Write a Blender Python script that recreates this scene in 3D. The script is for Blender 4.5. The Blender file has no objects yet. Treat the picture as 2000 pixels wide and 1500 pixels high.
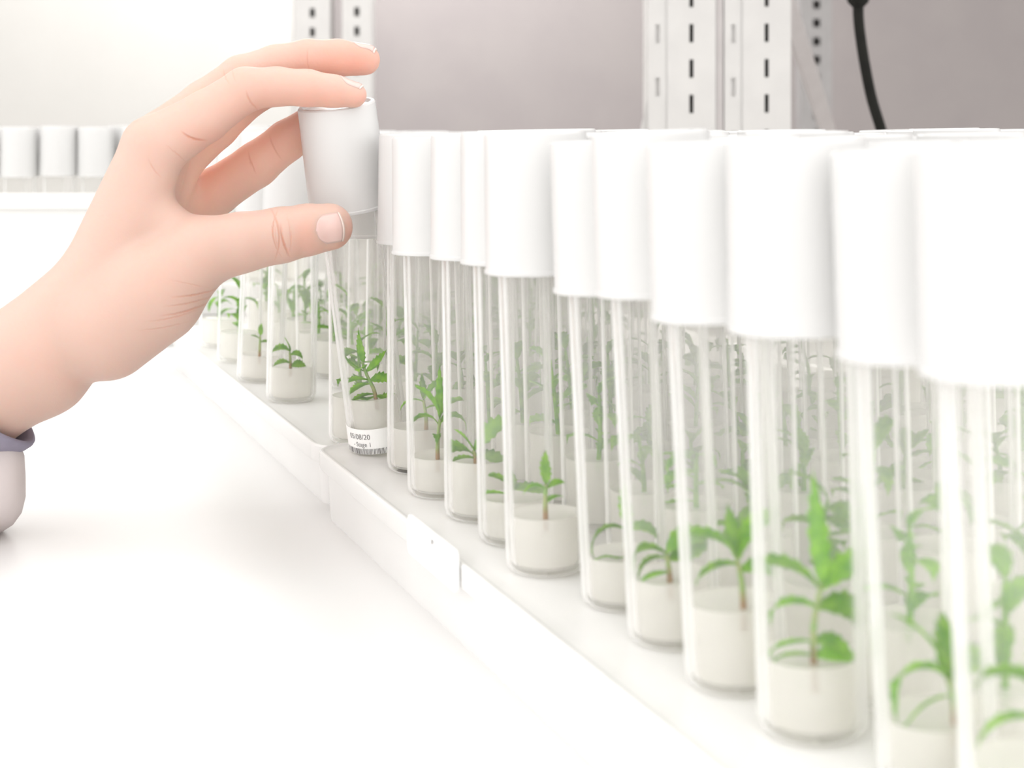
import bpy, bmesh, math, random
import numpy as np
from mathutils import Vector, Matrix, Quaternion

R = random.Random(7)
scene = bpy.context.scene
COL = scene.collection

# ------------------------------------------------------------------ camera
F = 3200.0            # focal length in pixels of the 2000 px wide frame
HZ = 238.0            # pixel row of the horizon
BENCH = 0.0
TRAY_Z = 0.028        # top of the tray floor
CAM_Z = 0.1653
cam_d = bpy.data.cameras.new('camera')
cam = bpy.data.objects.new('camera', cam_d)
COL.objects.link(cam)
cam.location = (0, 0, CAM_Z)
cam.rotation_euler = (math.radians(90), 0, 0)
cam_d.sensor_width = 36.0
cam_d.lens = 36.0 * F / 2000.0
cam_d.shift_y = -(750 - HZ) / 2000.0
cam_d.clip_start = 0.02
cam_d.clip_end = 30
cam_d.dof.use_dof = True
cam_d.dof.focus_distance = 0.67
cam_d.dof.aperture_fstop = 15.5
scene.camera = cam

# ------------------------------------------------------------------ world, lamps, exposure
wd = bpy.data.worlds.new('world')
scene.world = wd
wd.use_nodes = True
bg = wd.node_tree.nodes['Background']
wd.cycles.sampling_method = 'NONE'      # even white surroundings: no need to aim at them
bg.inputs[0].default_value = (1.0, 0.985, 0.965, 1)
bg.inputs[1].default_value = 1.0


def area_light(name, loc, rot, sx, sy, power, color=(1, 1, 1)):
    l = bpy.data.lights.new(name, 'AREA')
    l.shape = 'RECTANGLE'
    l.size = sx
    l.size_y = sy
    l.energy = power
    l.color = color
    o = bpy.data.objects.new(name, l)
    o.location = loc
    o.rotation_euler = rot
    COL.objects.link(o)
    return o


area_light('wall_gradient_lamp', (-0.25, 2.3, 0.95), (math.radians(18), 0, 0), 0.5, 0.3, 13.0)  # added lamp out of view, brightens the back wall towards the left

vs = scene.view_settings
vs.view_transform = 'Standard'
vs.look = 'None'
vs.gamma = 1.0
vs.exposure = 1.0
vs.use_curve_mapping = False

cy = scene.cycles
cy.max_bounces = 14
cy.diffuse_bounces = 6
cy.glossy_bounces = 4
cy.transmission_bounces = 10
cy.transparent_max_bounces = 28
cy.caustics_reflective = True
cy.caustics_refractive = True
cy.blur_glossy = 0.5
cy.sample_clamp_indirect = 4.0
cy.use_light_tree = False
cy.adaptive_threshold = 0.04


# ------------------------------------------------------------------ helpers
def P(px, py, d):
    """photograph pixel at depth d (m) -> world point"""
    return Vector(((px - 1000.0) / F * d, d, CAM_Z + (HZ - py) / F * d))


def link(o):
    COL.objects.link(o)
    return o


def mesh_obj(name, me, mat=None, parent=None):
    o = bpy.data.objects.new(name, me)
    link(o)
    if mat is not None and len(me.materials) == 0:
        me.materials.append(mat)
    if parent is not None:
        o.parent = parent
    return o


def tag(o, label=None, cat=None, group=None, kind=None):
    if label: o['label'] = label
    if cat: o['category'] = cat
    if group: o['group'] = group
    if kind: o['kind'] = kind
    return o


def empty(name, loc, parent=None):
    o = bpy.data.objects.new(name, None)
    link(o)
    o.location = loc
    o.empty_display_size = 0.02
    if parent: o.parent = parent
    return o


def me_from(name, verts, faces, smooth=False):
    me = bpy.data.meshes.new(name)
    me.from_pydata([tuple(v) for v in verts], [], faces)
    me.update()
    if smooth:
        me.polygons.foreach_set('use_smooth', [True] * len(me.polygons))
    return me


def lathe(name, prof, n=40, closed=False, smooth=True, sharp=35):
    """profile of (r, z), revolved; r==0 closes to a pole"""
    verts, rings = [], []
    for r, z in prof:
        if r < 1e-9:
            rings.append([len(verts)])
            verts.append((0, 0, z))
        else:
            rings.append(list(range(len(verts), len(verts) + n)))
            for i in range(n):
                a = 2 * math.pi * i / n
                verts.append((r * math.cos(a), r * math.sin(a), z))
    faces = []
    m = len(rings)
    for k in range(m if closed else m - 1):
        A, B = rings[k], rings[(k + 1) % m]
        if len(A) == 1 and len(B) == 1:
            continue
        for i in range(n):
            j = (i + 1) % n
            if len(A) == 1:
                faces.append((A[0], B[j], B[i]))
            elif len(B) == 1:
                faces.append((A[i], A[j], B[0]))
            else:
                faces.append((A[i], A[j], B[j], B[i]))
    me = me_from(name, verts, faces, smooth)
    bm = bmesh.new()
    bm.from_mesh(me)
    bmesh.ops.recalc_face_normals(bm, faces=bm.faces)
    for e in bm.edges:
        if len(e.link_faces) == 2 and e.calc_face_angle(0) > math.radians(sharp):
            e.smooth = False
    bm.to_mesh(me)
    bm.free()
    return me


def box_bm(bm, x0, x1, y0, y1, z0, z1):
    v = [bm.verts.new(p) for p in ((x0, y0, z0), (x1, y0, z0), (x1, y1, z0), (x0, y1, z0),
                                   (x0, y0, z1), (x1, y0, z1), (x1, y1, z1), (x0, y1, z1))]
    for f in ((0, 3, 2, 1), (4, 5, 6, 7), (0, 1, 5, 4), (1, 2, 6, 5), (2, 3, 7, 6), (3, 0, 4, 7)):
        bm.faces.new([v[i] for i in f])
    return v


def bm_mesh(name, bm, bevel=0.0, seg=2, smooth=False):
    if bevel:
        bmesh.ops.bevel(bm, geom=list(bm.edges), offset=bevel, segments=seg, profile=0.5, affect='EDGES')
    bmesh.ops.recalc_face_normals(bm, faces=bm.faces)
    me = bpy.data.meshes.new(name)
    bm.to_mesh(me)
    bm.free()
    if smooth:
        me.polygons.foreach_set('use_smooth', [True] * len(me.polygons))
    return me


def tube_mesh(name, pts, radii, n=12, cap=True):
    """tapered tube through points"""
    pts = [Vector(p) for p in pts]
    verts, faces = [], []
    ref = None
    for k, p in enumerate(pts):
        t = (pts[min(k + 1, len(pts) - 1)] - pts[max(k - 1, 0)]).normalized()
        if ref is None:
            ref = t.orthogonal().normalized()
        ref = (ref - t * ref.dot(t)).normalized()
        b = t.cross(ref)
        for i in range(n):
            a = 2 * math.pi * i / n
            verts.append(p + (ref * math.cos(a) + b * math.sin(a)) * radii[k])
    for k in range(len(pts) - 1):
        for i in range(n):
            j = (i + 1) % n
            faces.append((k * n + i, k * n + j, (k + 1) * n + j, (k + 1) * n + i))
    if cap:
        faces.append(tuple(reversed(range(n))))
        faces.append(tuple(range((len(pts) - 1) * n, len(pts) * n)))
    return me_from(name, verts, faces, True)


def rounded_rect(x0, x1, y0, y1, r, n=6):
    out = []
    for cx, cy_, a0 in ((x1 - r, y1 - r, 0), (x0 + r, y1 - r, 90), (x0 + r, y0 + r, 180), (x1 - r, y0 + r, 270)):
        for i in range(n + 1):
            a = math.radians(a0 + 90 * i / n)
            out.append((cx + r * math.cos(a), cy_ + r * math.sin(a)))
    return out


# ------------------------------------------------------------------ materials
class NT:
    def __init__(self, name):
        self.m = bpy.data.materials.new(name)
        self.m.use_nodes = True
        self.t = self.m.node_tree
        self.t.nodes.clear()
        self.out = self.t.nodes.new('ShaderNodeOutputMaterial')

    def n(self, kind, **kw):
        nd = self.t.nodes.new('ShaderNode' + kind)
        for k, v in kw.items():
            if k in nd.inputs:
                nd.inputs[k].default_value = v
            else:
                setattr(nd, k, v)
        return nd

    def l(self, a, b):
        self.t.links.new(a, b)

    def surf(self, s):
        self.l(s, self.out.inputs['Surface'])

    def math(self, op, a, b=None, clamp=False):
        nd = self.t.nodes.new('ShaderNodeMath')
        nd.operation = op
        nd.use_clamp = clamp
        for i, v in enumerate((a, b)):
            if v is None: continue
            if hasattr(v, 'links') or hasattr(v, 'is_linked'):
                self.l(v, nd.inputs[i])
            else:
                nd.inputs[i].default_value = v
        return nd.outputs[0]


def noise_col(nt, c1, c2, scale, detail=3, coord='Object', vec=None):
    tc = nt.n('TexCoord')
    nz = nt.n('TexNoise')
    nz.inputs['Scale'].default_value = scale
    nz.inputs['Detail'].default_value = detail
    nt.l(vec if vec is not None else tc.outputs[coord], nz.inputs['Vector'])
    rp = nt.n('ValToRGB')
    rp.color_ramp.elements[0].color = (*c1, 1)
    rp.color_ramp.elements[1].color = (*c2, 1)
    rp.color_ramp.elements[0].position = 0.35
    rp.color_ramp.elements[1].position = 0.65
    nt.l(nz.outputs['Fac'], rp.inputs['Fac'])
    return rp.outputs['Color'], nz.outputs['Fac']


def principled(name, c1, c2=None, rough=0.5, scale=40, bump=0.0, spec=0.5, metallic=0.0):
    nt = NT(name)
    p = nt.n('BsdfPrincipled')
    p.inputs['Roughness'].default_value = rough
    p.inputs['Specular IOR Level'].default_value = spec
    p.inputs['Metallic'].default_value = metallic
    col, fac = noise_col(nt, c1, c2 or c1, scale)
    nt.l(col, p.inputs['Base Color'])
    if bump:
        b = nt.n('Bump')
        b.inputs['Strength'].default_value = bump
        b.inputs['Distance'].default_value = 0.0005
        nt.l(fac, b.inputs['Height'])
        nt.l(b.outputs[0], p.inputs['Normal'])
    nt.surf(p.outputs[0])
    return nt.m


M_bench = principled('white_laminate', (0.74, 0.735, 0.727), (0.76, 0.755, 0.747), 0.35, 6)
M_tray = principled('white_tray_plastic', (0.79, 0.785, 0.777), (0.81, 0.805, 0.797), 0.25, 20)
M_paint = principled('white_powder_coat', (0.51, 0.497, 0.486), (0.54, 0.527, 0.514), 0.4, 30, 0.05)
M_paint_shaded = principled('shaded_powder_coat', (0.22, 0.21, 0.207), (0.24, 0.23, 0.227), 0.5, 30)  # rear post: its shade is put into a darker coat colour
M_steel_gap_shade = principled('pale_metal_gap_shade', (0.43, 0.40, 0.395), (0.46, 0.43, 0.425), 0.5, 30)  # the brace's pale metal, also the shade painted between the posts
M_slot_shade_far = principled('slot_shade_far', (0.16, 0.15, 0.14), None, 0.7)  # fainter painted shade behind the slots of the distant posts
M_slot_shade = principled('slot_shade', (0.03, 0.025, 0.02), None, 0.8)  # painted shade seen through the slots of the near posts
M_wall_grey = principled('grey_wall_paint', (0.205, 0.183, 0.180), (0.215, 0.193, 0.188), 0.8, 14, 0.05)
M_wall_white = principled('white_wall_paint', (0.40, 0.388, 0.37), (0.41, 0.398, 0.38), 0.8, 10, 0.05)
M_floor = principled('pale_vinyl', (0.65, 0.64, 0.62), (0.72, 0.71, 0.69), 0.5, 8)
M_cable = principled('black_rubber', (0.006, 0.006, 0.005), (0.010, 0.010, 0.008), 0.7, 60, 0, 0.15)
M_paper = principled('label_paper', (0.93, 0.93, 0.92), (0.95, 0.95, 0.94), 0.6, 200)
M_ink = principled('grey_ink', (0.16, 0.15, 0.15), (0.24, 0.23, 0.23), 0.6, 3000)
M_bin = principled('white_bin_plastic', (0.74, 0.735, 0.72), (0.76, 0.755, 0.74), 0.35, 12)


def make_glass():
    """thin clear glass: clear where it faces you, mirror-like at the rounded edges, with bright highlights painted in white"""
    nt = NT('clear_glass')
    tr = nt.n('BsdfTransparent')
    tr.inputs['Color'].default_value = (0.992, 0.990, 0.987, 1)
    gl = nt.n('BsdfGlossy')
    gl.inputs['Roughness'].default_value = 0.03
    gl.inputs['Color'].default_value = (0.98, 0.978, 0.975, 1)
    df = nt.n('BsdfTranslucent')
    df.inputs['Color'].default_value = (0.95, 0.95, 0.94, 1)
    d2 = nt.n('BsdfDiffuse')  # white edge bands stand in for highlights on the glass
    d2.inputs['Color'].default_value = (0.95, 0.95, 0.945, 1)
    dd = nt.n('MixShader'); dd.inputs[0].default_value = 0.35
    nt.l(d2.outputs[0], dd.inputs[1]); nt.l(df.outputs[0], dd.inputs[2])
    ed = nt.n('MixShader'); ed.inputs[0].default_value = 0.65
    nt.l(gl.outputs[0], ed.inputs[1]); nt.l(dd.outputs[0], ed.inputs[2])
    lw = nt.n('LayerWeight')
    mr = nt.n('MapRange'); mr.interpolation_type = 'SMOOTHSTEP'
    lw.inputs['Blend'].default_value = 0.5
    nt.l(lw.outputs['Facing'], mr.inputs['Value'])
    mr.inputs['From Min'].default_value = 0.46
    mr.inputs['From Max'].default_value = 0.70
    mr.inputs['To Min'].default_value = 0.0
    mr.inputs['To Max'].default_value = 0.85
    f5 = nt.math('POWER', lw.outputs['Facing'], 5.0)
    sch = nt.math('ADD', nt.math('MULTIPLY', f5, 0.94), 0.055)
    mxf = nt.math('MAXIMUM', sch, mr.outputs[0], True)
    mx = nt.n('MixShader')
    nt.l(mxf, mx.inputs[0]); nt.l(tr.outputs[0], mx.inputs[1]); nt.l(ed.outputs[0], mx.inputs[2])
    nt.surf(mx.outputs[0])
    return nt.m


def make_glass_far():
    """clear glass with white haze and edge highlights painted in, for tubes behind others, where single reflections cannot be made out"""
    nt = NT('clear_glass_behind')
    tr = nt.n('BsdfTransparent')
    tr.inputs['Color'].default_value = (0.992, 0.990, 0.987, 1)
    df = nt.n('BsdfDiffuse')
    df.inputs['Color'].default_value = (0.95, 0.95, 0.945, 1)
    lw = nt.n('LayerWeight'); lw.inputs['Blend'].default_value = 0.5
    mr = nt.n('MapRange'); mr.interpolation_type = 'SMOOTHSTEP'
    nt.l(lw.outputs['Facing'], mr.inputs['Value'])
    mr.inputs['From Min'].default_value = 0.46
    mr.inputs['From Max'].default_value = 0.78
    mr.inputs['To Min'].default_value = 0.06  # white mixed in everywhere as haze that builds up row by row
    mr.inputs['To Max'].default_value = 0.8
    mx = nt.n('MixShader')
    nt.l(mr.outputs[0], mx.inputs[0]); nt.l(tr.outputs[0], mx.inputs[1]); nt.l(df.outputs[0], mx.inputs[2])
    nt.surf(mx.outputs[0])
    return nt.m


def make_cap():
    nt = NT('frosted_polypropylene')
    d = nt.n('BsdfDiffuse')
    d.inputs['Color'].default_value = (0.91, 0.907, 0.902, 1)
    t = nt.n('BsdfTranslucent')
    t.inputs['Color'].default_value = (0.91, 0.907, 0.902, 1)
    mx = nt.n('MixShader')
    mx.inputs[0].default_value = 0.36
    nt.l(d.outputs[0], mx.inputs[1])
    nt.l(t.outputs[0], mx.inputs[2])
    gl = nt.n('BsdfGlossy')
    gl.inputs['Roughness'].default_value = 0.3
    fr = nt.n('Fresnel')
    fr.inputs[0].default_value = 1.4
    m2 = nt.n('MixShader')
    nt.l(fr.outputs[0], m2.inputs[0])
    nt.l(mx.outputs[0], m2.inputs[1])
    nt.l(gl.outputs[0], m2.inputs[2])
    nt.surf(m2.outputs[0])
    return nt.m


def make_medium():
    nt = NT('agar_gel')
    d = nt.n('BsdfDiffuse')
    d.inputs['Color'].default_value = (0.965, 0.955, 0.93, 1)
    t = nt.n('BsdfTranslucent')
    t.inputs['Color'].default_value = (0.965, 0.955, 0.93, 1)
    tr = nt.n('BsdfTransparent')
    tr.inputs['Color'].default_value = (0.96, 0.955, 0.93, 1)
    a = nt.n('MixShader'); a.inputs[0].default_value = 0.35
    nt.l(d.outputs[0], a.inputs[1]); nt.l(t.outputs[0], a.inputs[2])
    b = nt.n('MixShader'); b.inputs[0].default_value = 0.35
    nt.l(a.outputs[0], b.inputs[1]); nt.l(tr.outputs[0], b.inputs[2])
    gl = nt.n('BsdfGlossy'); gl.inputs['Roughness'].default_value = 0.15
    lw = nt.n('LayerWeight'); lw.inputs['Blend'].default_value = 0.5
    c = nt.n('MixShader')
    nt.l(nt.math('ADD', nt.math('MULTIPLY', nt.math('POWER', lw.outputs['Facing'], 5.0), 0.5), 0.02), c.inputs[0]); nt.l(b.outputs[0], c.inputs[1]); nt.l(gl.outputs[0], c.inputs[2])
    nt.surf(c.outputs[0])
    return nt.m


def make_leaf(name, c1, c2):
    nt = NT(name)
    oi = nt.n('ObjectInfo')
    col, fac = noise_col(nt, c1, c2, 260, 3)
    hs = nt.n('HueSaturation')
    hs.inputs['Saturation'].default_value = 1.0
    v = nt.math('MULTIPLY_ADD', oi.outputs['Random'], 0.35)
    v.node.inputs[2].default_value = 0.82
    nt.l(v, hs.inputs['Value'])
    nt.l(col, hs.inputs['Color'])
    p = nt.n('BsdfPrincipled')
    p.inputs['Roughness'].default_value = 0.45
    nt.l(hs.outputs[0], p.inputs['Base Color'])
    t = nt.n('BsdfTranslucent')
    nt.l(hs.outputs[0], t.inputs['Color'])
    mx = nt.n('MixShader'); mx.inputs[0].default_value = 0.45
    nt.l(p.outputs[0], mx.inputs[1]); nt.l(t.outputs[0], mx.inputs[2])
    nt.surf(mx.outputs[0])
    return nt.m


M_glass = make_glass()
M_glass_far = make_glass_far()
M_cap = make_cap()
M_medium = make_medium()
M_leaf = make_leaf('leaf_green', (0.17, 0.44, 0.04), (0.36, 0.66, 0.05))
def make_stem():
    """green stem that turns woody brown at its foot"""
    nt = NT('plant_stem')
    col, fac = noise_col(nt, (0.22, 0.42, 0.10), (0.36, 0.40, 0.16), 300)
    tc = nt.n('TexCoord'); sp = nt.n('SeparateXYZ'); nt.l(tc.outputs['Object'], sp.inputs[0])
    mr = nt.n('MapRange'); nt.l(nt.math('ADD', sp.outputs[2], nt.math('MULTIPLY', fac, 0.003)), mr.inputs['Value'])
    mr.inputs['From Min'].default_value = 0.0035; mr.inputs['From Max'].default_value = 0.0070
    mx = nt.n('Mix'); mx.data_type = 'RGBA'
    mx.inputs[6].default_value = (0.34, 0.21, 0.11, 1)
    nt.l(mr.outputs[0], mx.inputs[0]); nt.l(col, mx.inputs[7])
    p = nt.n('BsdfPrincipled'); p.inputs['Roughness'].default_value = 0.5
    nt.l(mx.outputs[2], p.inputs['Base Color'])
    nt.surf(p.outputs[0])
    return nt.m


M_stem = make_stem()

# ------------------------------------------------------------------ setting
def struct(o):
    o['kind'] = 'structure'
    return o


WALL_Y = 2.75
bm = bmesh.new(); box_bm(bm, -3.0, 4.0, WALL_Y, WALL_Y + 0.1, -0.9, 2.4)
struct(mesh_obj('wall_back', bm_mesh('wall_back', bm), M_wall_grey))
# white panelled wall return: everything beyond the far posts on the left
xw = (572 - 1000) / F * 2.55
bm = bmesh.new(); box_bm(bm, -3.0, xw, 2.55, 2.70, -0.9, 2.4)
struct(mesh_obj('wall_left', bm_mesh('wall_left', bm, 0.004, 1), M_wall_white))
bm = bmesh.new(); box_bm(bm, -3.0, 4.0, -1.5, WALL_Y, -0.95, -0.9)
struct(mesh_obj('floor', bm_mesh('floor', bm), M_floor))

bench = empty('bench', (0, 1.0, 0))
tag(bench, 'long white laminate bench top carrying the trays of tubes', 'bench')
bm = bmesh.new()
out_ = [(-1.6, -0.95), (1.6, -0.95), (1.6, 0.27), (-0.12, 0.27), (-0.12, 0.52), (-1.6, 0.52)]
lo_ = [bm.verts.new((x, y, -0.04)) for x, y in out_]; hi_ = [bm.verts.new((x, y, 0.0)) for x, y in out_]
bm.faces.new(hi_); bm.faces.new(list(reversed(lo_)))
for i in range(6): bm.faces.new((lo_[i], lo_[(i + 1) % 6], hi_[(i + 1) % 6], hi_[i]))
mesh_obj('bench_top', bm_mesh('bench_top', bm, 0.003, 2), M_bench, bench)
for lx, lys in ((-1.5, (-0.85, 0.42)), (1.5, (-0.85, 0.17))):
    for ly in lys:
        bm = bmesh.new(); box_bm(bm, lx - 0.025, lx + 0.025, ly - 0.025, ly + 0.025, -0.9, -0.04)
        mesh_obj('leg', bm_mesh('leg', bm, 0.003, 1), M_paint, bench)

# ------------------------------------------------------------------ slotted shelving posts
def post_mesh(w, dpt, z0, z1, pitch, slot_h, slot_w, phase, wall=0.002):
    """open channel post: slotted front plate at y=0, plain sides, x from 0 to w"""
    bm = bmesh.new()
    zs, z = [z0], z0 + ((phase - z0) % pitch)
    holes = []
    while z + slot_h < z1:
        zs += [z, z + slot_h]
        holes.append(z)
        z += pitch
    zs.append(z1)
    xs = [0.0, w / 2 - slot_w / 2, w / 2 + slot_w / 2, w]
    def plate(off):
        g = {}
        for i, x in enumerate(xs):
            for k, zz in enumerate(zs):
                g[i, k] = bm.verts.new((x, off, zz))
        for i in range(3):
            for k in range(len(zs) - 1):
                if i == 1 and k % 2 == 1:
                    continue
                bm.faces.new((g[i, k], g[i + 1, k], g[i + 1, k + 1], g[i, k + 1]))
        return g
    a, b = plate(0.0), plate(wall)
    for k in range(1, len(zs) - 1, 2):        # slot reveals
        for p, q in (((1, k), (2, k)), ((2, k), (2, k + 1)), ((2, k + 1), (1, k + 1)), ((1, k + 1), (1, k))):
            bm.faces.new((a[p], a[q], b[q], b[p]))
    box_bm(bm, 0, wall, wall + 0.0001, dpt, z0, z1)
    box_bm(bm, w - wall, w, wall + 0.0001, dpt, z0, z1)
    return bm_mesh('post', bm)


def slotted_post(name, px0, px1, d, pitch_px, slot_px, sw_px, phase_py, depth, label, mat=None, rz=0.0):
    mat = mat or M_paint
    w = (px1 - px0) / F * d
    e = empty(name, P(px0, HZ, d))
    e.location.z = -0.9
    pitch = pitch_px / F * d
    ph = CAM_Z + (HZ - phase_py) / F * d + 0.9
    me = post_mesh(w, depth, 0.0, 2.4, pitch, slot_px / F * d, sw_px / F * d, ph)
    mesh_obj('channel', me, mat, e)
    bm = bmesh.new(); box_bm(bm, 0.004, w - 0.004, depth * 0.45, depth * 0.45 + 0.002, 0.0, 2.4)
    mesh_obj('slot_shade_sheet', bm_mesh('slot_shade_sheet', bm), M_slot_shade if d < 2 else M_slot_shade_far, e)  # sheet coloured as the shade inside the post
    bm = bmesh.new(); box_bm(bm, -0.006, w + 0.006, -0.006, depth, -0.0, 0.03)
    mesh_obj('foot', bm_mesh('foot', bm, 0.002, 1), M_paint, e)
    e.rotation_euler.z = rz
    tag(e, label, 'shelf post', 'slotted shelving posts')
    return e, w


D1, D2 = 1.32, 2.25
posts = [slotted_post('shelf_post', 1303, 1398, D1, 69, 36, 8, 152, 0.05, 'white slotted shelving post at the middle, with a triangular gusset on its edge')[0],
         slotted_post('shelf_post', 1450, 1545, D1, 69, 36, 8, 151, 0.05, 'white slotted shelving post beside the slanted brace')[0]]
slotted_post('shelf_post', 575, 645, D2, 38, 18, 10, 34, 0.05, 'pale distant slotted post next to the white wall')
slotted_post('shelf_post', 668, 726, D2, 38, 18, 10, 32, 0.05, 'pale distant slotted post just above the fingertips')
slotted_post('shelf_post', 1565, 1625, 2.45, 36, 16, 14, 17, 0.05, 'dim slotted post partly behind the slanted brace', M_paint_shaded)
# side channels welded to the two near posts
for (px0, px1, x0), e in zip(((1266, 1303, 1303), (1415, 1450, 1450)), posts):
    w = (px1 - px0) / F * D1
    me = post_mesh(w, 0.05, 0.0, 2.4, 104 / F * D1, 36 / F * D1, 8 / F * D1, CAM_Z + (HZ - 84) / F * D1 + 0.9)
    o = mesh_obj('side_channel', me, M_paint, e); o.location = ((px0 - x0) / F * D1, 0.001, 0)
    bm = bmesh.new(); box_bm(bm, 0.0021, w - 0.0021, 0.0025, 0.004, 0.0, 2.4)
    o = mesh_obj('side_web', bm_mesh('side_web', bm), M_paint, e); o.location = ((px0 - x0) / F * D1, 0.001, 0)
bm = bmesh.new(); box_bm(bm, 0.0, (1413 - 1399) / F * D1, 0.002, 0.005, 0.0, 2.4)
o = mesh_obj('gap_shade_strip', bm_mesh('gap_shade_strip', bm), M_steel_gap_shade, posts[0]); o.location.x = (1399 - 1303) / F * D1  # added strip coloured as the pinkish shade in the gap
# triangular gusset foot on the middle post
d = D1 + 0.006
tri = [P(1266, 190, d), P(1266, 300, d), P(1240, 300, d)]
vs_, th = [], 0.003
for q in tri: vs_.append(q - posts[0].location)
for q in tri: vs_.append(q - posts[0].location + Vector((0, th, 0)))
mesh_obj('gusset', me_from('gusset', vs_, [(0, 1, 2), (5, 4, 3), (0, 3, 4, 1), (1, 4, 5, 2), (2, 5, 3, 0)]), M_paint, posts[0])
# slanted brace
a, b = P(1528, -20, D1 + 0.07), P(1640, 330, 1.85)
ax = (b - a).normalized()
sx = ax.cross(Vector((0, 1, 0))).normalized()
sy = ax.cross(sx).normalized()
vv = []
for q in (a, b):
    for u, v in ((-1, -1), (1, -1), (1, 1), (-1, 1)):
        vv.append(q + sx * u * 0.0075 + sy * v * 0.004)
o = mesh_obj('diagonal_brace', me_from('diagonal_brace', vv, [(0, 1, 2, 3), (7, 6, 5, 4), (0, 4, 5, 1), (1, 5, 6, 2), (2, 6, 7, 3), (3, 7, 4, 0)]), M_steel_gap_shade)
tag(o, 'slanted flat metal brace running down from the post', 'brace')

# ------------------------------------------------------------------ hanging cable
cb = empty('power_cable', P(1680, -260, 1.25))
tag(cb, 'black cable hanging with a thicker plug at the top', 'cable')
def smooth_path(pts, n=8):
    out = []
    for i in range(len(pts) - 1):
        p0, p1, p2, p3 = pts[max(i - 1, 0)], pts[i], pts[i + 1], pts[min(i + 2, len(pts) - 1)]
        for k in range(n):
            t = k / n
            out.append(0.5 * ((2 * p1) + (p2 - p0) * t + (2 * p0 - 5 * p1 + 4 * p2 - p3) * t * t + (3 * p1 - p0 - 3 * p2 + p3) * t ** 3))
    out.append(pts[-1])
    return out
DC = 1.25
path = smooth_path([P(1676, -120, DC), P(1676, 0, DC), P(1678, 50, DC), P(1688, 120, DC), P(1702, 190, DC), P(1720, 250, DC), P(1744, 330, DC), P(1790, 430, DC), P(1850, 560, DC), P(1865, 650, DC)])
me = tube_mesh('cable', path, [10.5 / F * DC] * len(path), 14)
o = mesh_obj('cord', me, M_cable, cb); o.matrix_parent_inverse = cb.matrix_world.inverted(); o.location = -cb.location
pl = [P(1676, y, DC) for y in (-130, -128, -40, -4, 5, 11, 14)]
me = tube_mesh('plug', pl, [x / F * DC for x in (18, 23, 23, 22.5, 20, 14, 11)], 18)
o = mesh_obj('plug', me, M_cable, cb); o.matrix_parent_inverse = Matrix(); o.location = -cb.location
cb.children[0].matrix_parent_inverse = Matrix()

# ------------------------------------------------------------------ trays
def hull_tray(name, label, s0, s1, t0, t1, height, lip, parent=None, z=0.0):
    """shallow upside-down tray in the row frame: s along the rows, t across; outward lip along the top"""
    e = empty(name, (0, 0, z))
    layers = [(0.004, 0.0), (0.0005, 0.0), (0.0, 0.002), (-0.001, height - 0.007), (-0.004, height - 0.0065), (-0.0045, height - 0.005), (-0.0045, height + lip - 0.0008),
              (-0.0038, height + lip), (-0.0030, height + lip), (-0.0022, height + lip - 0.0008), (-0.0005, height), (0.004, height)]
    verts, faces = [], []
    n = None
    for off, zz in layers:
        ring = rounded_rect(s0 + off, s1 - off, t0 + off, t1 - off, max(0.012 - off, 0.002), 6)
        n = len(ring)
        for s, t in ring:
            p = ROW_O + U * s + N * t
            verts.append((p.x, p.y, zz))
    for k in range(len(layers) - 1):
        for i in range(n):
            j = (i + 1) % n
            faces.append((k * n + i, k * n + j, (k + 1) * n + j, (k + 1) * n + i))
    faces.append(tuple(range((len(layers) - 1) * n, len(layers) * n)))
    faces.append(tuple(reversed(range(n))))
    me = me_from(name, verts, faces, True)
    bm = bmesh.new(); bm.from_mesh(me)
    bmesh.ops.recalc_face_normals(bm, faces=bm.faces)
    for ed in bm.edges:
        if len(ed.link_faces) == 2 and ed.calc_face_angle(0) > math.radians(40): ed.smooth = False
    bm.to_mesh(me); bm.free()
    mesh_obj('tray_body', me, M_tray, e)
    tag(e, label, 'tray', 'white tube trays')
    return e


U = Vector((-0.346, 0.938, 0)).normalized()       # along the rows, away from the camera
N = Vector((0.938, 0.346, 0)).normalized()        # across, to the back
ROW_O = Vector((-0.0550, 0.683, 0))                # foot of the held tube
PITCH = 0.0363
near_tray = hull_tray('tube_tray', 'white plastic tray under the near tubes, with a label tab on its rim', -0.60, 0.0135, -0.0205, 0.335, TRAY_Z, 0.0012)
far_tray = hull_tray('tube_tray', 'white plastic tray under the far tubes behind the wrist', 0.0265, 0.46, -0.0160, 0.30, TRAY_Z - 0.003, 0.0012)

# ------------------------------------------------------------------ culture tubes
H_CAP = 0.043
H_ALL = 0.133
RT = 0.0125
tube_me = lathe('glass_tube', [(0, 0.0), (RT - 0.004, 0.0), (RT - 0.0018, 0.0006), (RT - 0.0005, 0.0018), (RT, 0.004), (RT, 0.1265), (RT - 0.0004, 0.1275), (RT - 0.0010, 0.1275),
                               (RT - 0.0014, 0.1265), (RT - 0.0014, 0.0045), (RT - 0.0020, 0.0028), (RT - 0.0035, 0.0018), (0, 0.0018)], 56)
tube_me.materials.append(M_glass)
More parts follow.
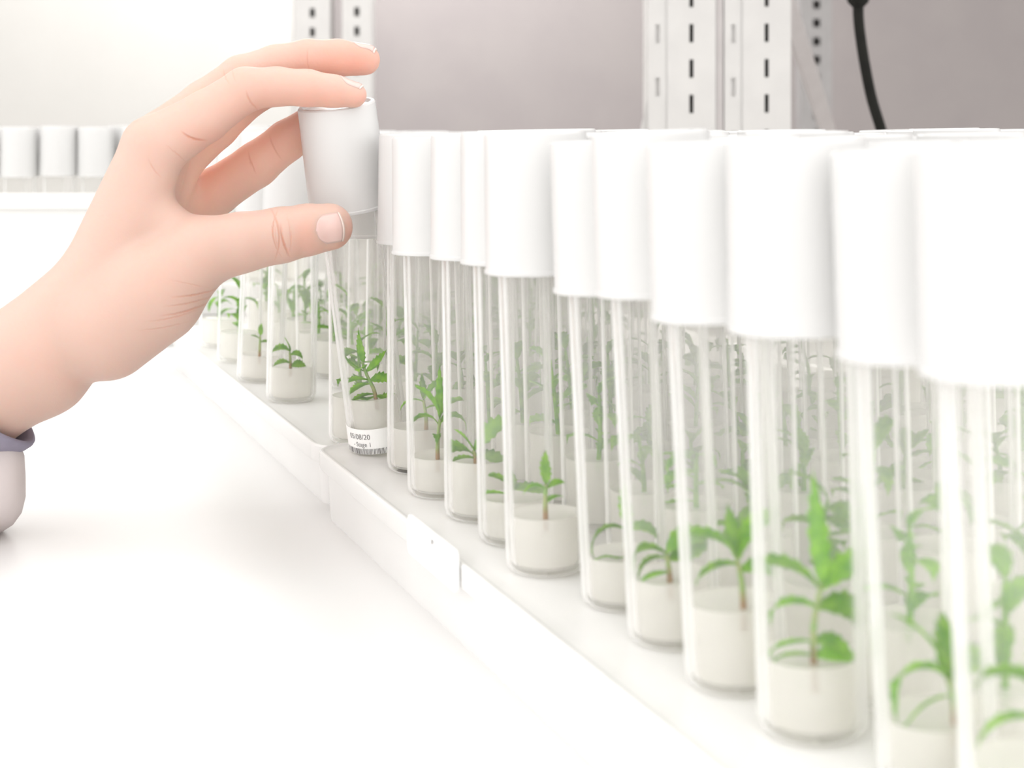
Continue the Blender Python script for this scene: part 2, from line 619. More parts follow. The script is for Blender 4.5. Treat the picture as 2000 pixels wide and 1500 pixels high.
# tubes further back: outer wall and rolled rim only, the inner wall cannot be made out
tube_back_me = lathe('glass_tube', [(RT - 0.004, 0.0), (RT - 0.0018, 0.0006), (RT - 0.0005, 0.0018), (RT, 0.004), (RT, 0.1265), (RT - 0.0004, 0.1275), (RT - 0.0010, 0.1275), (RT - 0.0014, 0.1265)], 40)
tube_back_me.materials.append(M_glass_far)
cap_me = lathe('cap', [(0, H_CAP - 0.0012), (0.0135, H_CAP - 0.0012), (0.0140, H_CAP), (0.0152, H_CAP), (0.0157, H_CAP - 0.0006),
                       (0.0163, 0.0016), (0.0167, 0.0012), (0.0167, 0.0002), (0.0164, 0.0), (0.0154, 0.0), (0.0150, 0.004), (0.0148, H_CAP - 0.0024), (0, H_CAP - 0.0024)], 56)
cap_me.materials.append(M_cap)
RM = RT - 0.0016
media = {}
for hm in (14, 17, 20, 23, 25):
    h = hm / 1000
    media[hm] = lathe('medium', [(0, 0.0021), (RM - 0.0025, 0.0021), (RM - 0.0006, 0.003), (RM, 0.0048), (RM, h + 0.0006), (RM - 0.0012, h - 0.0001), (RM - 0.004, h - 0.0005), (0, h - 0.0006)], 32)
    media[hm].materials.append(M_medium)


def leaf_geo(L, W, droop, curl, base, az, elev, roll=0.0, seg=13, serr=True):
    """one serrated lance-shaped leaf; returns verts and faces. az: heading about z, elev: rise of the base, droop: bend along the length"""
    verts, faces = [], []
    ca, sa = math.cos(az), math.sin(az)
    cols = (-1.0, -0.5, 0.0, 0.5, 1.0)
    x = z = 0.0
    ang = elev
    st = L / seg
    for k in range(seg + 1):
        t = k / seg
        w = W * (math.sin(math.pi * min(1.0, (t * 0.93 + 0.045)) ** 0.82)) ** 1.1
        if k == seg: w = W * 0.015
        if k == 0: w = W * 0.10
        if serr and 0 < k < seg: w *= (1.18 if k % 2 else 0.84)
        rr = roll * (0.45 + 0.55 * t)
        for c in cols:
            yy = c * w * 0.5
            lift = curl * abs(c) * w * 0.5
            px = x - math.sin(ang) * lift
            pz = z + math.cos(ang) * lift
            py = yy * math.cos(rr)
            pz += yy * math.sin(rr)
            if serr and abs(c) == 1 and k % 2 == 1: px += math.cos(ang) * st * 0.45; pz += math.sin(ang) * st * 0.45
            verts.append(Vector((px * ca - py * sa, px * sa + py * ca, pz)) + base)
        x += math.cos(ang) * st
        z += math.sin(ang) * st
        ang -= droop / seg
    nc = len(cols)
    for k in range(seg):
        for c in range(nc - 1):
            a = k * nc + c
            faces.append((a, a + 1, a + nc + 1, a + nc))
    return verts, faces


def thick(verts, faces, th):
    """give a sheet real thickness: a second skin along the point normals plus the border"""
    verts = [Vector(v) for v in verts]
    nrm = [Vector((0, 0, 0)) for _ in verts]
    count = {}
    for f in faces:
        p = [verts[i] for i in f]
        fn = (p[2] - p[0]).cross(p[-1] - p[1])
        for i, k in enumerate(f):
            nrm[k] += fn
            e = (f[i], f[(i + 1) % len(f)])
            key = (min(e), max(e))
            count.setdefault(key, []).append(e)
    n = len(verts)
    bm = bmesh.new()
    top_ = [bm.verts.new(v) for v in verts]
    bot_ = [bm.verts.new(v - (q.normalized() if q.length > 1e-16 else Vector((0, 0, 1))) * th) for v, q in zip(verts, nrm)]
    for f in faces:
        bm.faces.new([top_[i] for i in f])
        bm.faces.new([bot_[i] for i in reversed(f)])
    for es in count.values():
        if len(es) == 1:
            i, j = es[0]
            bm.faces.new((top_[j], top_[i], bot_[i], bot_[j]))
    return bm


def clampr(v, r):
    v.z = max(v.z, 0.0012 + 0.0004 * math.sin(v.x * 900))
    q = math.hypot(v.x, v.y)
    if q > r:
        v.x *= r / q; v.y *= r / q
    return v


def leaf_mesh(name, verts, faces, rmax=RM - 0.0004):
    verts = [clampr(Vector(v), rmax) for v in verts]
    bm = thick(verts, faces, 0.00018)
    me = bm_mesh(name, bm, smooth=True)
    me.materials.append(M_leaf)
    return me


def plant(spec, stem_pts, z0):
    """spec: list of leaves (stem fraction, heading deg, elevation deg, droop deg, length mm, width mm, roll deg)"""
    pts = [Vector((x / 1000, y / 1000, z / 1000 + z0)) for x, y, z in stem_pts]
    pts = smooth_path(pts, 5)
    m = len(pts)
    stem = tube_mesh('stem', pts, [0.00095 - 0.0004 * i / (m - 1) for i in range(m)], 8)
    stem.materials.append(M_stem)
    leaves = []
    for fr, az, el, dr, L, W, ro in spec:
        L, W = L * 1.12, W * 1.3
        b = pts[min(m - 1, int(fr * (m - 1)))]
        leaves.append(leaf_geo(L / 1000, W / 1000, math.radians(dr), 0.25, b, math.radians(az), math.radians(el), math.radians(ro)))
    return stem, leaves


def random_plant(seed, size=1.0):
    r = random.Random(seed)
    top = r.uniform(9, 22) * size
    lean = r.uniform(-3, 3)
    stem = [(0, 0, -4), (lean * 0.3, r.uniform(-1, 1), top * 0.4), (lean, r.uniform(-2, 2), top)]
    spec = []
    n = r.randint(5, 8)
    for k in range(n):
        fr = 0.35 + 0.65 * k / (n - 1)
        spec.append((fr, r.uniform(0, 360), r.uniform(-10, 65), r.uniform(10, 110), r.uniform(7, 14) * size, r.uniform(2.2, 4.2) * size, r.uniform(-40, 40)))
    return spec, stem


VAR = []
for k in range(7):
    spec, st = random_plant(100 + k * 3, 1.0 + 0.1 * (k % 3))
    s_me, lv = plant(spec, st, 0.0)
    bm = bmesh.new(); bm.from_mesh(s_me)
    for v, f in lv:
        v = [clampr(Vector(q), RM - 0.0004) for q in v]
        b2 = thick(v, f, 0.00018)
        tmp = bpy.data.meshes.new('t'); b2.to_mesh(tmp); b2.free()
        bm.from_mesh(tmp); bpy.data.meshes.remove(tmp)
    for f in bm.faces: f.material_index = 0
    me = bpy.data.meshes.new('plantlet'); bm.to_mesh(me); bm.free()
    me.polygons.foreach_set('use_smooth', [True] * len(me.polygons))
    me.materials.append(M_leaf)
    VAR.append(me)


def culture_tube(loc, lean_x=0.0, lean_y=0.0, spin=0.0, cap_z=0.0, hm=20, plantdef=None, var=0, label='', group=None, quat=None):
    e = empty('culture_tube', loc)
    if quat is not None:
        e.rotation_mode = 'QUATERNION'; e.rotation_quaternion = quat
    else:
        e.rotation_euler = (lean_y, lean_x, 0)
    g = mesh_obj('glass_tube', tube_back_me if plantdef is None else tube_me, None, e)
    c = mesh_obj('cap', cap_me, None, e)
    c.location.z = H_ALL - H_CAP + cap_z
    m = mesh_obj('medium', media[hm], None, e)
    if plantdef is None:
        p = mesh_obj('plantlet', VAR[var % len(VAR)], None, e)
        p.location.z = hm / 1000 - 0.001
        p.rotation_euler.z = spin
    elif plantdef:
        spec, st = plantdef
        s_me, lv = plant(spec, st, 0.0)
        p = mesh_obj('plantlet', s_me, None, e)
        p.location.z = hm / 1000 - 0.001
        for v, f in lv:
            mesh_obj('leaf', leaf_mesh('leaf', v, f), None, p)
    tag(e, label, 'culture tube', group)
    return e


# front row, from the held tube towards the camera: cap left edge px, depth, cap bottom px, lean, medium, label
FRONT = [
    ('A', 736, 0.631, 480, 0.000, 17, 'culture tube right next to the lifted one, pale arched leaf above its gel'),
    ('B', 766, 0.590, 500, 0.020, 14, 'culture tube with tall thin drooping leaves, second from the lifted tube'),
    ('C', 840, 0.555, 510, 0.012, 20, 'culture tube with two broad serrated leaves crossing above the gel, by the rim tab'),
    ('D', 900, 0.523, 520, 0.020, 14, 'culture tube with a flat leaf lying on its gel, beyond the rim tab'),
    ('E', 948, 0.488, 540, 0.027, 17, 'culture tube with a short upright sprig on a brown foot'),
    ('F', 1082, 0.453, 577, 0.045, 14, 'culture tube whose plant makes a bright green arch low in the glass'),
    ('G', 1165, 0.420, 583, 0.050, 17, 'culture tube with one pointed leaf stretched sideways over the gel'),
    ('H', 1272, 0.386, 632, 0.050, 20, 'culture tube with a forked leafy sprig, fourth from the near end of the row'),
    ('I', 1423, 0.355, 660, 0.030, 17, 'culture tube with the largest bushy plant and reddish stem base'),
    ('J', 1637, 0.326, 712, 0.050, 14, 'blurred culture tube with one big arching leaf, second from the near end'),
    ('K', 1800, 0.293, 750, 0.045, 17, 'blurred nearest culture tube cut by the picture edge'),
]
# stems in mm (x right, y away, z up); leaves (fraction, heading, elevation, droop, length, width, roll)
PL = {
    'A': ([(0.9, 170, 25, 95, 10, 3.2, 20), (1.0, 20, 60, 40, 12, 3.0, 30), (0.7, 10, 30, 80, 9, 2.6, 0), (1.0, 100, 70, 20, 10, 2.5, 40)], [(3, -2, -4), (3, -2, 5), (2, -2, 12)]),
    'B': ([(1.0, 200, 80, 60, 16, 2.6, 60), (1.0, 340, 75, 100, 15, 2.6, -50), (0.8, 20, 70, 170, 14, 2.6, 40), (0.8, 170, 70, 165, 14, 2.4, 50), (0.5, 270, 75, 150, 12, 2.2, 0), (1.0, 90, 80, 20, 18, 2.2, 0)],
          [(-1, -3, -4), (-1, -3, 6), (0, -3, 15)]),
    'C': ([(0.6, 150, 35, 80, 13, 6.0, 55), (1.0, 15, 45, 15, 16, 6.0, 60), (0.7, 350, -5, 30, 13, 4.6, 45), (0.9, 165, 60, 30, 9, 3.0, 50), (0.5, 185, 10, 40, 9, 3.5, 40)], [(-1, -4, -3), (-1.5, -4, 2), (-2, -4, 5)]),
    'D': ([(0.9, 20, -5, 10, 13, 5.0, 30), (0.6, 170, 10, 30, 11, 4.0, 30), (1.0, 100, 50, 30, 10, 4.0, 60), (0.9, 200, 55, 60, 11, 3.4, 40)], [(-2, -4, -3), (-2, -4, 2), (-1, -4, 5)]),
    'E': ([(1.0, 80, 82, 10, 9, 3.0, 40), (0.8, 185, 45, 110, 7, 3.0, 40), (0.8, 350, 50, 60, 6, 2.6, 40), (0.5, 30, 40, 60, 6, 2.4, 0)], [(0, -4, -3), (0, -4, 5), (0.3, -4, 11)]),
    'F': ([(1.0, 90, 85, 10, 12, 3.6, 50), (0.9, 185, 35, 150, 14, 3.6, 45), (0.3, 180, 5, 20, 9, 2.4, 40), (0.9, 0, 30, 120, 11, 3.6, 40)], [(0.5, -4, -4), (0.5, -4, 4), (1, -4, 9)]),
    'G': ([(0.8, 2, 8, -35, 14, 5.0, 65), (0.9, 180, 40, 130, 14, 5.0, 50), (1.0, 10, 50, 90, 13, 5.5, 50), (0.8, 175, 15, 110, 10, 4.0, 45), (0.5, 200, 0, 20, 8, 3, 0)], [(-1, -4, -4), (-1, -4, 3), (-1.5, -4, 8)]),
    'H': ([(1.0, 15, 65, 60, 15, 5.0, 45), (1.0, 175, 55, 70, 14, 5.0, 50), (0.8, 190, 10, 60, 12, 4.4, 55), (0.7, 0, 20, 70, 11, 4.2, 50), (0.9, 100, 75, 20, 12, 4, 40)], [(2, -4, -5), (2, -4, 6), (1, -4, 13)]),
    'I': ([(1.0, 95, 85, 10, 22, 4.6, 50), (0.9, 175, 50, 60, 16, 5.5, 50), (0.9, 10, 45, 60, 16, 5.5, 50), (0.7, 190, 25, 80, 15, 5.0, 50), (0.7, -10, 15, 80, 14, 5.5, 55), (0.45, 185, 5, 40, 12, 4, 40),
            (0.45, 0, 0, 60, 10, 4.5, 40), (0.34, 195, 15, 40, 12, 3.6, 35), (0.36, 340, 20, 50, 8, 4, 40)], [(0, -4, -6), (0, -4, 8), (2, -4, 18)]),
    'J': ([(1.0, 190, 40, 150, 19, 5.5, 50), (1.0, 10, 40, 120, 16, 5.5, 50), (0.6, 185, -5, 60, 12, 3.4, 45), (0.8, 80, 70, 40, 14, 4.6, 40), (1.0, 150, 75, 60, 15, 4.5, 40)], [(3, -4, -4), (3, -4, 5), (2, -4, 10)]),
    'K': ([(1.0, 185, 60, 110, 17, 5.0, 50), (1.0, 5, 60, 80, 17, 5.0, 50), (0.7, 170, 20, 90, 13, 5.0, 50), (0.7, -5, 20, 70, 13, 5.0, 50), (1.0, 90, 85, 10, 15, 5.0, 40)], [(2, -4, -5), (2, -4, 6), (3, -4, 14)]),
}
front_xy = []
for key, xl, d, yb, lean, hm, lab in FRONT:
    d += 0.0145
    xc = (xl - 1000) / F * d + 0.0165
    zb = CAM_Z - (yb - HZ) / F * (d - 0.0145)                # cap bottom height
    cap_z = zb - (TRAY_Z + H_ALL - H_CAP)
    cap_z = max(-0.002, min(0.002, cap_z))
    x = xc + lean * 0.088
    culture_tube((x, d, TRAY_Z), -math.atan(lean), 0, 0, cap_z, hm, PL[key], 0, lab, 'front row of culture tubes')
    front_xy.append((x, d))

# rows behind, near tray
taken = list(front_xy)
ORD = ['second', 'third', 'fourth', 'fifth', 'sixth', 'seventh', 'eighth', 'ninth']
def in_view(p, margin=40):
    px = 1000 + p.x / p.y * F
    r = 0.0167 / p.y * F
    return p.y > 0.15 and -r - margin < px < 2000 + r + margin
nback = 0
for r in range(1, 9):
    for k in range(-17, 1):
        q = ROW_O + U * (k * PITCH * 1.012) + N * (r * PITCH)
        if not in_view(q):
            continue
        q = q + Vector((R.uniform(-0.0008, 0.0008), R.uniform(-0.0008, 0.0008), 0))
        culture_tube((q.x, q.y, TRAY_Z), R.uniform(-0.012, 0.006) - 0.02, R.uniform(-0.008, 0.008), R.uniform(0, 6.28), R.uniform(-0.0012, 0.0018), R.choice((17, 20, 23, 25)), None, R.randrange(7),
                     'culture tube in the %s row of the near tray, counted from its rim' % ORD[r - 1], 'culture tubes behind the front row')
        nback += 1

# far tray: front row
FAR = [(698, 0.705, 20, 'culture tube directly behind the lifted one, at the start of the far tray', 0.0),
       (568, 0.811, 17, 'culture tube with a small bright sprig low in the gel, below the thumb', -0.02),
       (507, 0.874, 14, 'culture tube with a single thin brown-stemmed sprig, left of the bright sprig', -0.04),
       (466, 0.945, 17, 'culture tube half hidden by the edge of the palm', -0.03),
       (428, 1.010, 17, 'culture tube mostly hidden by the heel of the hand', -0.03)]
for i, (px, d, hm, lab, lean) in enumerate(FAR):
    d += 0.014
    x = (px - 1000) / F * d
    zt = TRAY_Z - 0.003
    pdef = {1: ([(1.0, 190, 40, 90, 9, 5.0, 50), (0.8, 0, 40, 120, 7, 3.5, 40), (0.5, 185, 20, 60, 8, 5.0, 40), (1.0, 170, 80, 30, 7, 3.0, 40), (0.4, 0, 20, 40, 7, 5, 40)], [(0, -4, -3), (0, -4, 3), (-0.5, -4, 9)]),
            2: ([(1.0, 80, 80, 10, 6, 2.4, 30), (0.7, 0, 20, 30, 5, 2.2, 30), (0.8, 180, 40, 40, 5, 2.2, 30)], [(0, -4, -3), (0, -4, 5), (0, -4, 12)])}.get(i)
    culture_tube((x, d, zt), -lean, 0, 1.0 + i, 0.0005 * (i % 3), hm, pdef, i + 2, lab, 'tubes at the front of the far tray')
for r in range(1, 6):
    for k in range(1, 12):
        q = ROW_O + U * (k * PITCH * 1.012) + N * (r * PITCH)
        if k == 1 and r == 0: continue
        px = 1000 + q.x / q.y * F
        if px < 330: continue
        culture_tube((q.x + R.uniform(-0.0008, 0.0008), q.y, TRAY_Z - 0.003), R.uniform(-0.015, 0.03), R.uniform(-0.01, 0.01), R.uniform(0, 6.28), R.uniform(-0.001, 0.0015), R.choice((17, 20, 23)), None,
                     R.randrange(7), 'culture tube in the %s row of the far tray behind the hand' % ORD[r - 1], 'culture tubes further back in the far tray')

# distant rack at the left and the white bin in front of it
for r in range(2):
    for k in range(11):
        d = 1.42 + r * 0.035
        x = (-40 + k * 77 - 1000) / F * 1.42 + r * 0.017
        if 1000 + x / d * F > 600: continue
        culture_tube((x, d, TRAY_Z), R.uniform(-0.01, 0.01), 0, R.uniform(0, 6.28), R.uniform(-0.001, 0.001), 23, None, R.randrange(7),
                     'pale out-of-focus culture tube standing behind the white bin', 'distant culture tubes behind the bin')
bm = bmesh.new(); box_bm(bm, (-200 - 1000) / F * 1.42, (640 - 1000) / F * 1.42, 1.395, 1.495, 0.0, TRAY_Z)
o = mesh_obj('tube_tray', bm_mesh('tube_tray', bm, 0.003, 2), M_tray)
bench.children[0]
tag(o, 'white tray under the distant tubes behind the bin', 'tray', 'white tube trays')

# open white bin
def open_bin(x0, x1, y0, y1, h, w=0.003):
    e = empty('storage_bin', ((x0 + x1) / 2, (y0 + y1) / 2, 0))
    cx, cy_ = e.location.x, e.location.y
    prof = [(0.006, 0.0), (0.0015, 0.0), (0.0, 0.0015), (-0.002, h - 0.006), (-0.006, h - 0.0055), (-0.006, h - 0.0008), (-0.0052, h), (0.0005, h), (0.001, h - 0.001), (0.003, 0.004), (0.008, 0.003)]
    verts, faces = [], []
    for off, z in prof:
        for s, t in rounded_rect(x0 - cx + off, x1 - cx - off, y0 - cy_ + off, y1 - cy_ - off, max(0.015 - off, 0.004), 5):
            verts.append((s, t, z))
    n = len(verts) // len(prof)
    for k in range(len(prof) - 1):
        for i in range(n):
            j = (i + 1) % n
            faces.append((k * n + i, k * n + j, (k + 1) * n + j, (k + 1) * n + i))
    faces.append(tuple(reversed(range(n)))); faces.append(tuple(range((len(prof) - 1) * n, len(prof) * n)))
    me = me_from('bin_body', verts, faces, True)
    bm = bmesh.new(); bm.from_mesh(me)
    bmesh.ops.recalc_face_normals(bm, faces=bm.faces)
    for ed in bm.edges:
        if len(ed.link_faces) == 2 and ed.calc_face_angle(0) > math.radians(40): ed.smooth = False
    bm.to_mesh(me); bm.free()
    mesh_obj('bin_body', me, M_bin, e)
    tag(e, 'low white plastic bin behind the wrist, hiding the feet of the distant tubes', 'bin')


DB = 1.20
open_bin((-260 - 1000) / F * DB, (335 - 1000) / F * DB, DB, DB + 0.12, CAM_Z - (392 - HZ) / F * DB)

# ------------------------------------------------------------------ rim tab of the near tray with its mark
def on_rim(s, z, out=0.0):
    p = ROW_O + U * s + N * (-0.0255 - out)
    return Vector((p.x, p.y, z))
def s_at(px):
    k = (px - 1000) / F
    o_ = ROW_O + N * -0.0255
    return (k * o_.y - o_.x) / (U.x - k * U.y)
s_a, s_b = s_at(800), s_at(897)
ring = rounded_rect(min(s_a, s_b), max(s_a, s_b), TRAY_Z - 0.008, TRAY_Z + 0.0052, 0.003, 5)
vv = [on_rim(s, z) for s, z in ring] + [on_rim(s, z, 0.0008) for s, z in ring]
n = len(ring)
fc = [tuple(range(n)), tuple(reversed(range(n, 2 * n)))] + [(i, i + n, (i + 1) % n + n, (i + 1) % n) for i in range(n)]
tabo = mesh_obj('label_tab', me_from('label_tab', vv, fc), M_paper, near_tray)
tabo['label'] = 'white rounded label tab'


def text_mesh(name, txt, size, mapf, align='LEFT', space=1.0):
    cu = bpy.data.curves.new(name, 'FONT')
    cu.body = txt
    cu.size = size
    cu.align_x = align
    cu.space_character = space
    ob = bpy.data.objects.new(name, cu)
    COL.objects.link(ob)
    dg = bpy.context.evaluated_depsgraph_get()
    me = bpy.data.meshes.new_from_object(ob.evaluated_get(dg))
    bpy.data.objects.remove(ob)
    bpy.data.curves.remove(cu)
    bm = bmesh.new(); bm.from_mesh(me)
    bmesh.ops.triangulate(bm, faces=bm.faces)
    bmesh.ops.subdivide_edges(bm, edges=[e for e in bm.edges if e.calc_length() > size * 0.25], cuts=1)
    bm.to_mesh(me); bm.free()
    for v in me.vertices:
        v.co = mapf(v.co.x, v.co.y)
    me.materials.clear()
    me.materials.append(M_ink)
    me.name = name
    return me


s_t = s_at(846)
me = text_mesh('tab_mark', 'F', 0.0022, lambda x, y: on_rim(s_t - x * 4.5, TRAY_Z + 0.0012 + y, 0.0009))
mesh_obj('tab_mark', me, None, tabo)

# ------------------------------------------------------------------ the lifted tube
base = P(743, 893, 0.684); base.z = TRAY_Z
top = P(657, 203, 0.660)
axis = (top - base)
L = axis.length
q = Vector((0, 0, 1)).rotation_difference(axis.normalized())
HELD = ([(0.75, 172, 20, -55, 12, 3.6, 55), (0.95, 90, 88, 0, 13, 3.4, 70), (0.75, 10, 25, -30, 11, 3.4, 55), (0.55, 185, 20, 50, 12, 4.6, 50), (0.5, 170, -5, 40, 11, 4.4, 50), (0.55, 355, 15, 40, 9, 4.2, 45),
         (0.3, 188, 5, 35, 11, 4.0, 50), (0.15, 180, 8, 30, 12, 3.4, 55), (0.15, 0, 20, 30, 8, 4.4, 40), (0.8, 250, 30, 60, 8, 4, 30)], [(1.5, -5.5, -4), (1.2, -5.5, 4), (-1, -5.5, 11), (-2.2, -5.5, 17)])
held = culture_tube(base, hm=25, cap_z=L - H_ALL, plantdef=HELD, quat=q, label='tilted culture tube held by the hand, with a dated barcode sticker', group='front row of culture tubes')
RS = RT + 0.00015
def cyl(x, z, r=RS):
    a = x / RT
    return Vector((r * math.sin(a), -r * math.cos(a), z))
a0, a1 = math.radians(-86), math.radians(35)
verts, faces = [], []
NS = 24
for k in range(NS + 1):
    a = a0 + (a1 - a0) * k / NS
    for z in (0.0034, 0.0140):
        verts.append(cyl(a * RT, z)); verts.append(cyl(a * RT, z, RS + 0.0001))
for k in range(NS):
    i, j = k * 4, k * 4 + 4
    faces += [(i + 1, j + 1, j + 3, i + 3), (i, i + 2, j + 2, j), (i + 3, j + 3, j + 2, i + 2), (i, j, j + 1, i + 1)]
faces += [(0, 1, 3, 2), (NS * 4, NS * 4 + 2, NS * 4 + 3, NS * 4 + 1)]
st = mesh_obj('sticker', me_from('sticker', verts, faces, False), M_paper, held)
# sticker carries on over the rounded foot
RI = RS + 0.00022
xr = math.radians(-9) * RT
mesh_obj('date_text', text_mesh('date_text', '05/08/20', 0.00315, lambda x, y: cyl(xr + x * 0.92, 0.0098 + y, RI), 'RIGHT'), None, st)
mesh_obj('stage_text', text_mesh('stage_text', '- Stage 1', 0.0027, lambda x, y: cyl(xr + 0.0002 + x * 0.9, 0.0067 + y, RI), 'RIGHT'), None, st)
verts, faces = [], []
rb = random.Random(5)
x = math.radians(-72) * RT
while x < math.radians(30) * RT:
    w = rb.choice((0.00018, 0.00018, 0.0003, 0.00045))
    i = len(verts)
    verts += [cyl(x, 0.0035, RI), cyl(x + w, 0.0035, RI), cyl(x + w, 0.0058, RI), cyl(x, 0.0058, RI)]
    faces.append((i, i + 1, i + 2, i + 3))
    x += w + rb.choice((0.0002, 0.0003, 0.0004))
mesh_obj('barcode', me_from('barcode', verts, faces), M_ink, st)

# ------------------------------------------------------------------ the person: hand, nails, cuff, coat sleeve
D0 = 0.640
SC = 5.0                                   # 1 mm of depth = 5 sculpting units (1 unit = one photograph pixel = 0.2 mm at the hand)


def hv(p):
    """sculpting space (px, py, depth units) -> world"""
    d = D0 + p[2] / SC / 1000.0
    return P(p[0], p[1], d)


def cone(pts, a, b, ra, rb):
    a = np.array(a, np.float32); b = np.array(b, np.float32)
    ab = b - a
    t = np.clip(((pts - a) @ ab) / float(ab @ ab), 0, 1)
    q = pts - a - t[..., None] * ab
    return np.sqrt((q * q).sum(-1)) - (ra + (rb - ra) * t)


def smin(a, b, k):
    h = np.clip(0.5 + 0.5 * (b - a) / k, 0, 1)
    return b + (a - b) * h - k * h * (1 - h)


def chain(pts, nodes, k):
    out = None
    for (a, b) in zip(nodes[:-1], nodes[1:]):
        c = cone(pts, (a[0], a[1], a[2] * SC), (b[0], b[1], b[2] * SC), a[3], b[3])
        out = c if out is None else smin(out, c, k)
    return out


# nodes: photograph x, y, depth offset mm, radius px
INDEX = [(298, 290, 0, 62), (400, 228, 1, 50), (478, 175, 2, 43.5), (540, 169, 3, 38), (600, 172, 4, 36), (650, 178, 5, 32), (692, 186, 5, 25)]
MIDDLE = [(318, 275, 18, 60), (400, 205, 19, 48), (470, 149, 20, 41), (540, 124, 21, 37), (600, 114, 22, 37), (660, 113, 22, 36), (712, 117, 22, 31)]
RING = [(335, 315, 35, 56), (420, 245, 37, 46), (490, 185, 38, 40), (560, 160, 39, 34), (610, 152, 39, 30)]
PINKY = [(350, 415, 47, 52), (420, 375, 47, 47), (500, 322, 45, 44), (560, 275, 44, 40), (620, 235, 44, 36), (660, 212, 44, 30)]
THUMB = [(205, 640, -4, 98), (300, 572, -9, 94), (395, 492, -12, 69), (470, 474, -12, 59), (550, 459, -11, 54), (600, 449, -10, 50), (643, 443, -9, 46.5)]
PALM = [
    [(-260, 886, 8, 124), (-60, 772, 7, 116), (70, 700, 5, 112), (200, 562, 2, 94), (298, 290, 0, 62)],
    [(70, 700, 10, 108), (210, 560, 16, 88), (318, 280, 18, 60)],
    [(70, 700, 16, 100), (215, 580, 26, 84), (332, 320, 34, 60)],
    [(80, 705, 22, 95), (220, 600, 36, 80), (345, 395, 46, 58)],
    [(205, 640, -4, 98), (300, 572, -9, 94)],
]


def hand_sdf(pts):
    palm = None
    for ch in PALM:
        c = chain(pts, ch, 18)
        palm = c if palm is None else smin(palm, c, 26)
    # web of skin between thumb and index
    web = chain(pts, [(262, 430, 0, 60), (322, 448, -2, 50), (385, 472, -6, 42)], 20)
    palm = smin(palm, web, 30)
    out = None
    for f, k in ((INDEX, 14), (MIDDLE, 14), (RING, 14), (PINKY, 14), (THUMB, 26)):
        c = smin(palm, chain(pts, f, 9), k)
        out = c if out is None else np.minimum(out, c)
    # fingers must not fuse where they touch: shallow valleys stay by the plain minimum above
    return out


def surface_nets(lo, hi, step):
    ax = [np.arange(lo[i], hi[i] + step, step, dtype=np.float32) for i in range(3)]
    nx, ny, nz = map(len, ax)
    vol = np.empty((nx, ny, nz), np.float32)
    YY, ZZ = np.meshgrid(ax[1], ax[2], indexing='ij')
    for i0 in range(0, nx, 16):
        xs = ax[0][i0:i0 + 16]
        g = np.empty((len(xs), ny, nz, 3), np.float32)
        g[..., 0] = xs[:, None, None]; g[..., 1] = YY[None]; g[..., 2] = ZZ[None]
        vol[i0:i0 + 16] = hand_sdf(g)
    ins = vol < 0
    c = np.zeros((nx - 1, ny - 1, nz - 1), np.int8)
    for dx in (0, 1):
        for dy in (0, 1):
            for dz in (0, 1):
                c += ins[dx:nx - 1 + dx, dy:ny - 1 + dy, dz:nz - 1 + dz]
    act = (c > 0) & (c < 8)
    idx = -np.ones(act.shape, np.int64)
    cells = np.argwhere(act)
    idx[act] = np.arange(len(cells))
    verts = np.stack([ax[i][cells[:, i]] + step / 2 for i in range(3)], -1)
    for _ in range(5):                       # pull the vertices onto the true surface
        e = 1.0
        f0 = hand_sdf(verts)
        gr = np.stack([hand_sdf(verts + np.eye(3, dtype=np.float32)[i] * e) - f0 for i in range(3)], -1) / e
        verts = verts - gr * (np.clip(f0, -4, 4) / np.maximum((gr * gr).sum(-1), 0.5))[:, None] * 0.8
    faces = []
    for axis in range(3):
        sl_a = [slice(None)] * 3; sl_b = [slice(None)] * 3
        sl_a[axis] = slice(0, -1); sl_b[axis] = slice(1, None)
        A, B = ins[tuple(sl_a)], ins[tuple(sl_b)]
        u, v = (axis + 1) % 3, (axis + 2) % 3
        cr = np.argwhere(A != B)
        ok = (cr[:, u] > 0) & (cr[:, v] > 0) & (cr[:, u] < vol.shape[u] - 1) & (cr[:, v] < vol.shape[v] - 1)
        cr = cr[ok]
        s = A[tuple(cr.T)]
        def at(du, dv):
            k = cr.copy(); k[:, u] += du; k[:, v] += dv
            return idx[tuple(k.T)]
        qd = np.stack([at(-1, -1), at(0, -1), at(0, 0), at(-1, 0)], -1)
        qd[~s] = qd[~s][:, ::-1]
        faces.append(qd)
    faces = np.concatenate(faces)
    return verts, faces


HV, HF = surface_nets((-215, 40, -270), (770, 960, 340), 6.0)


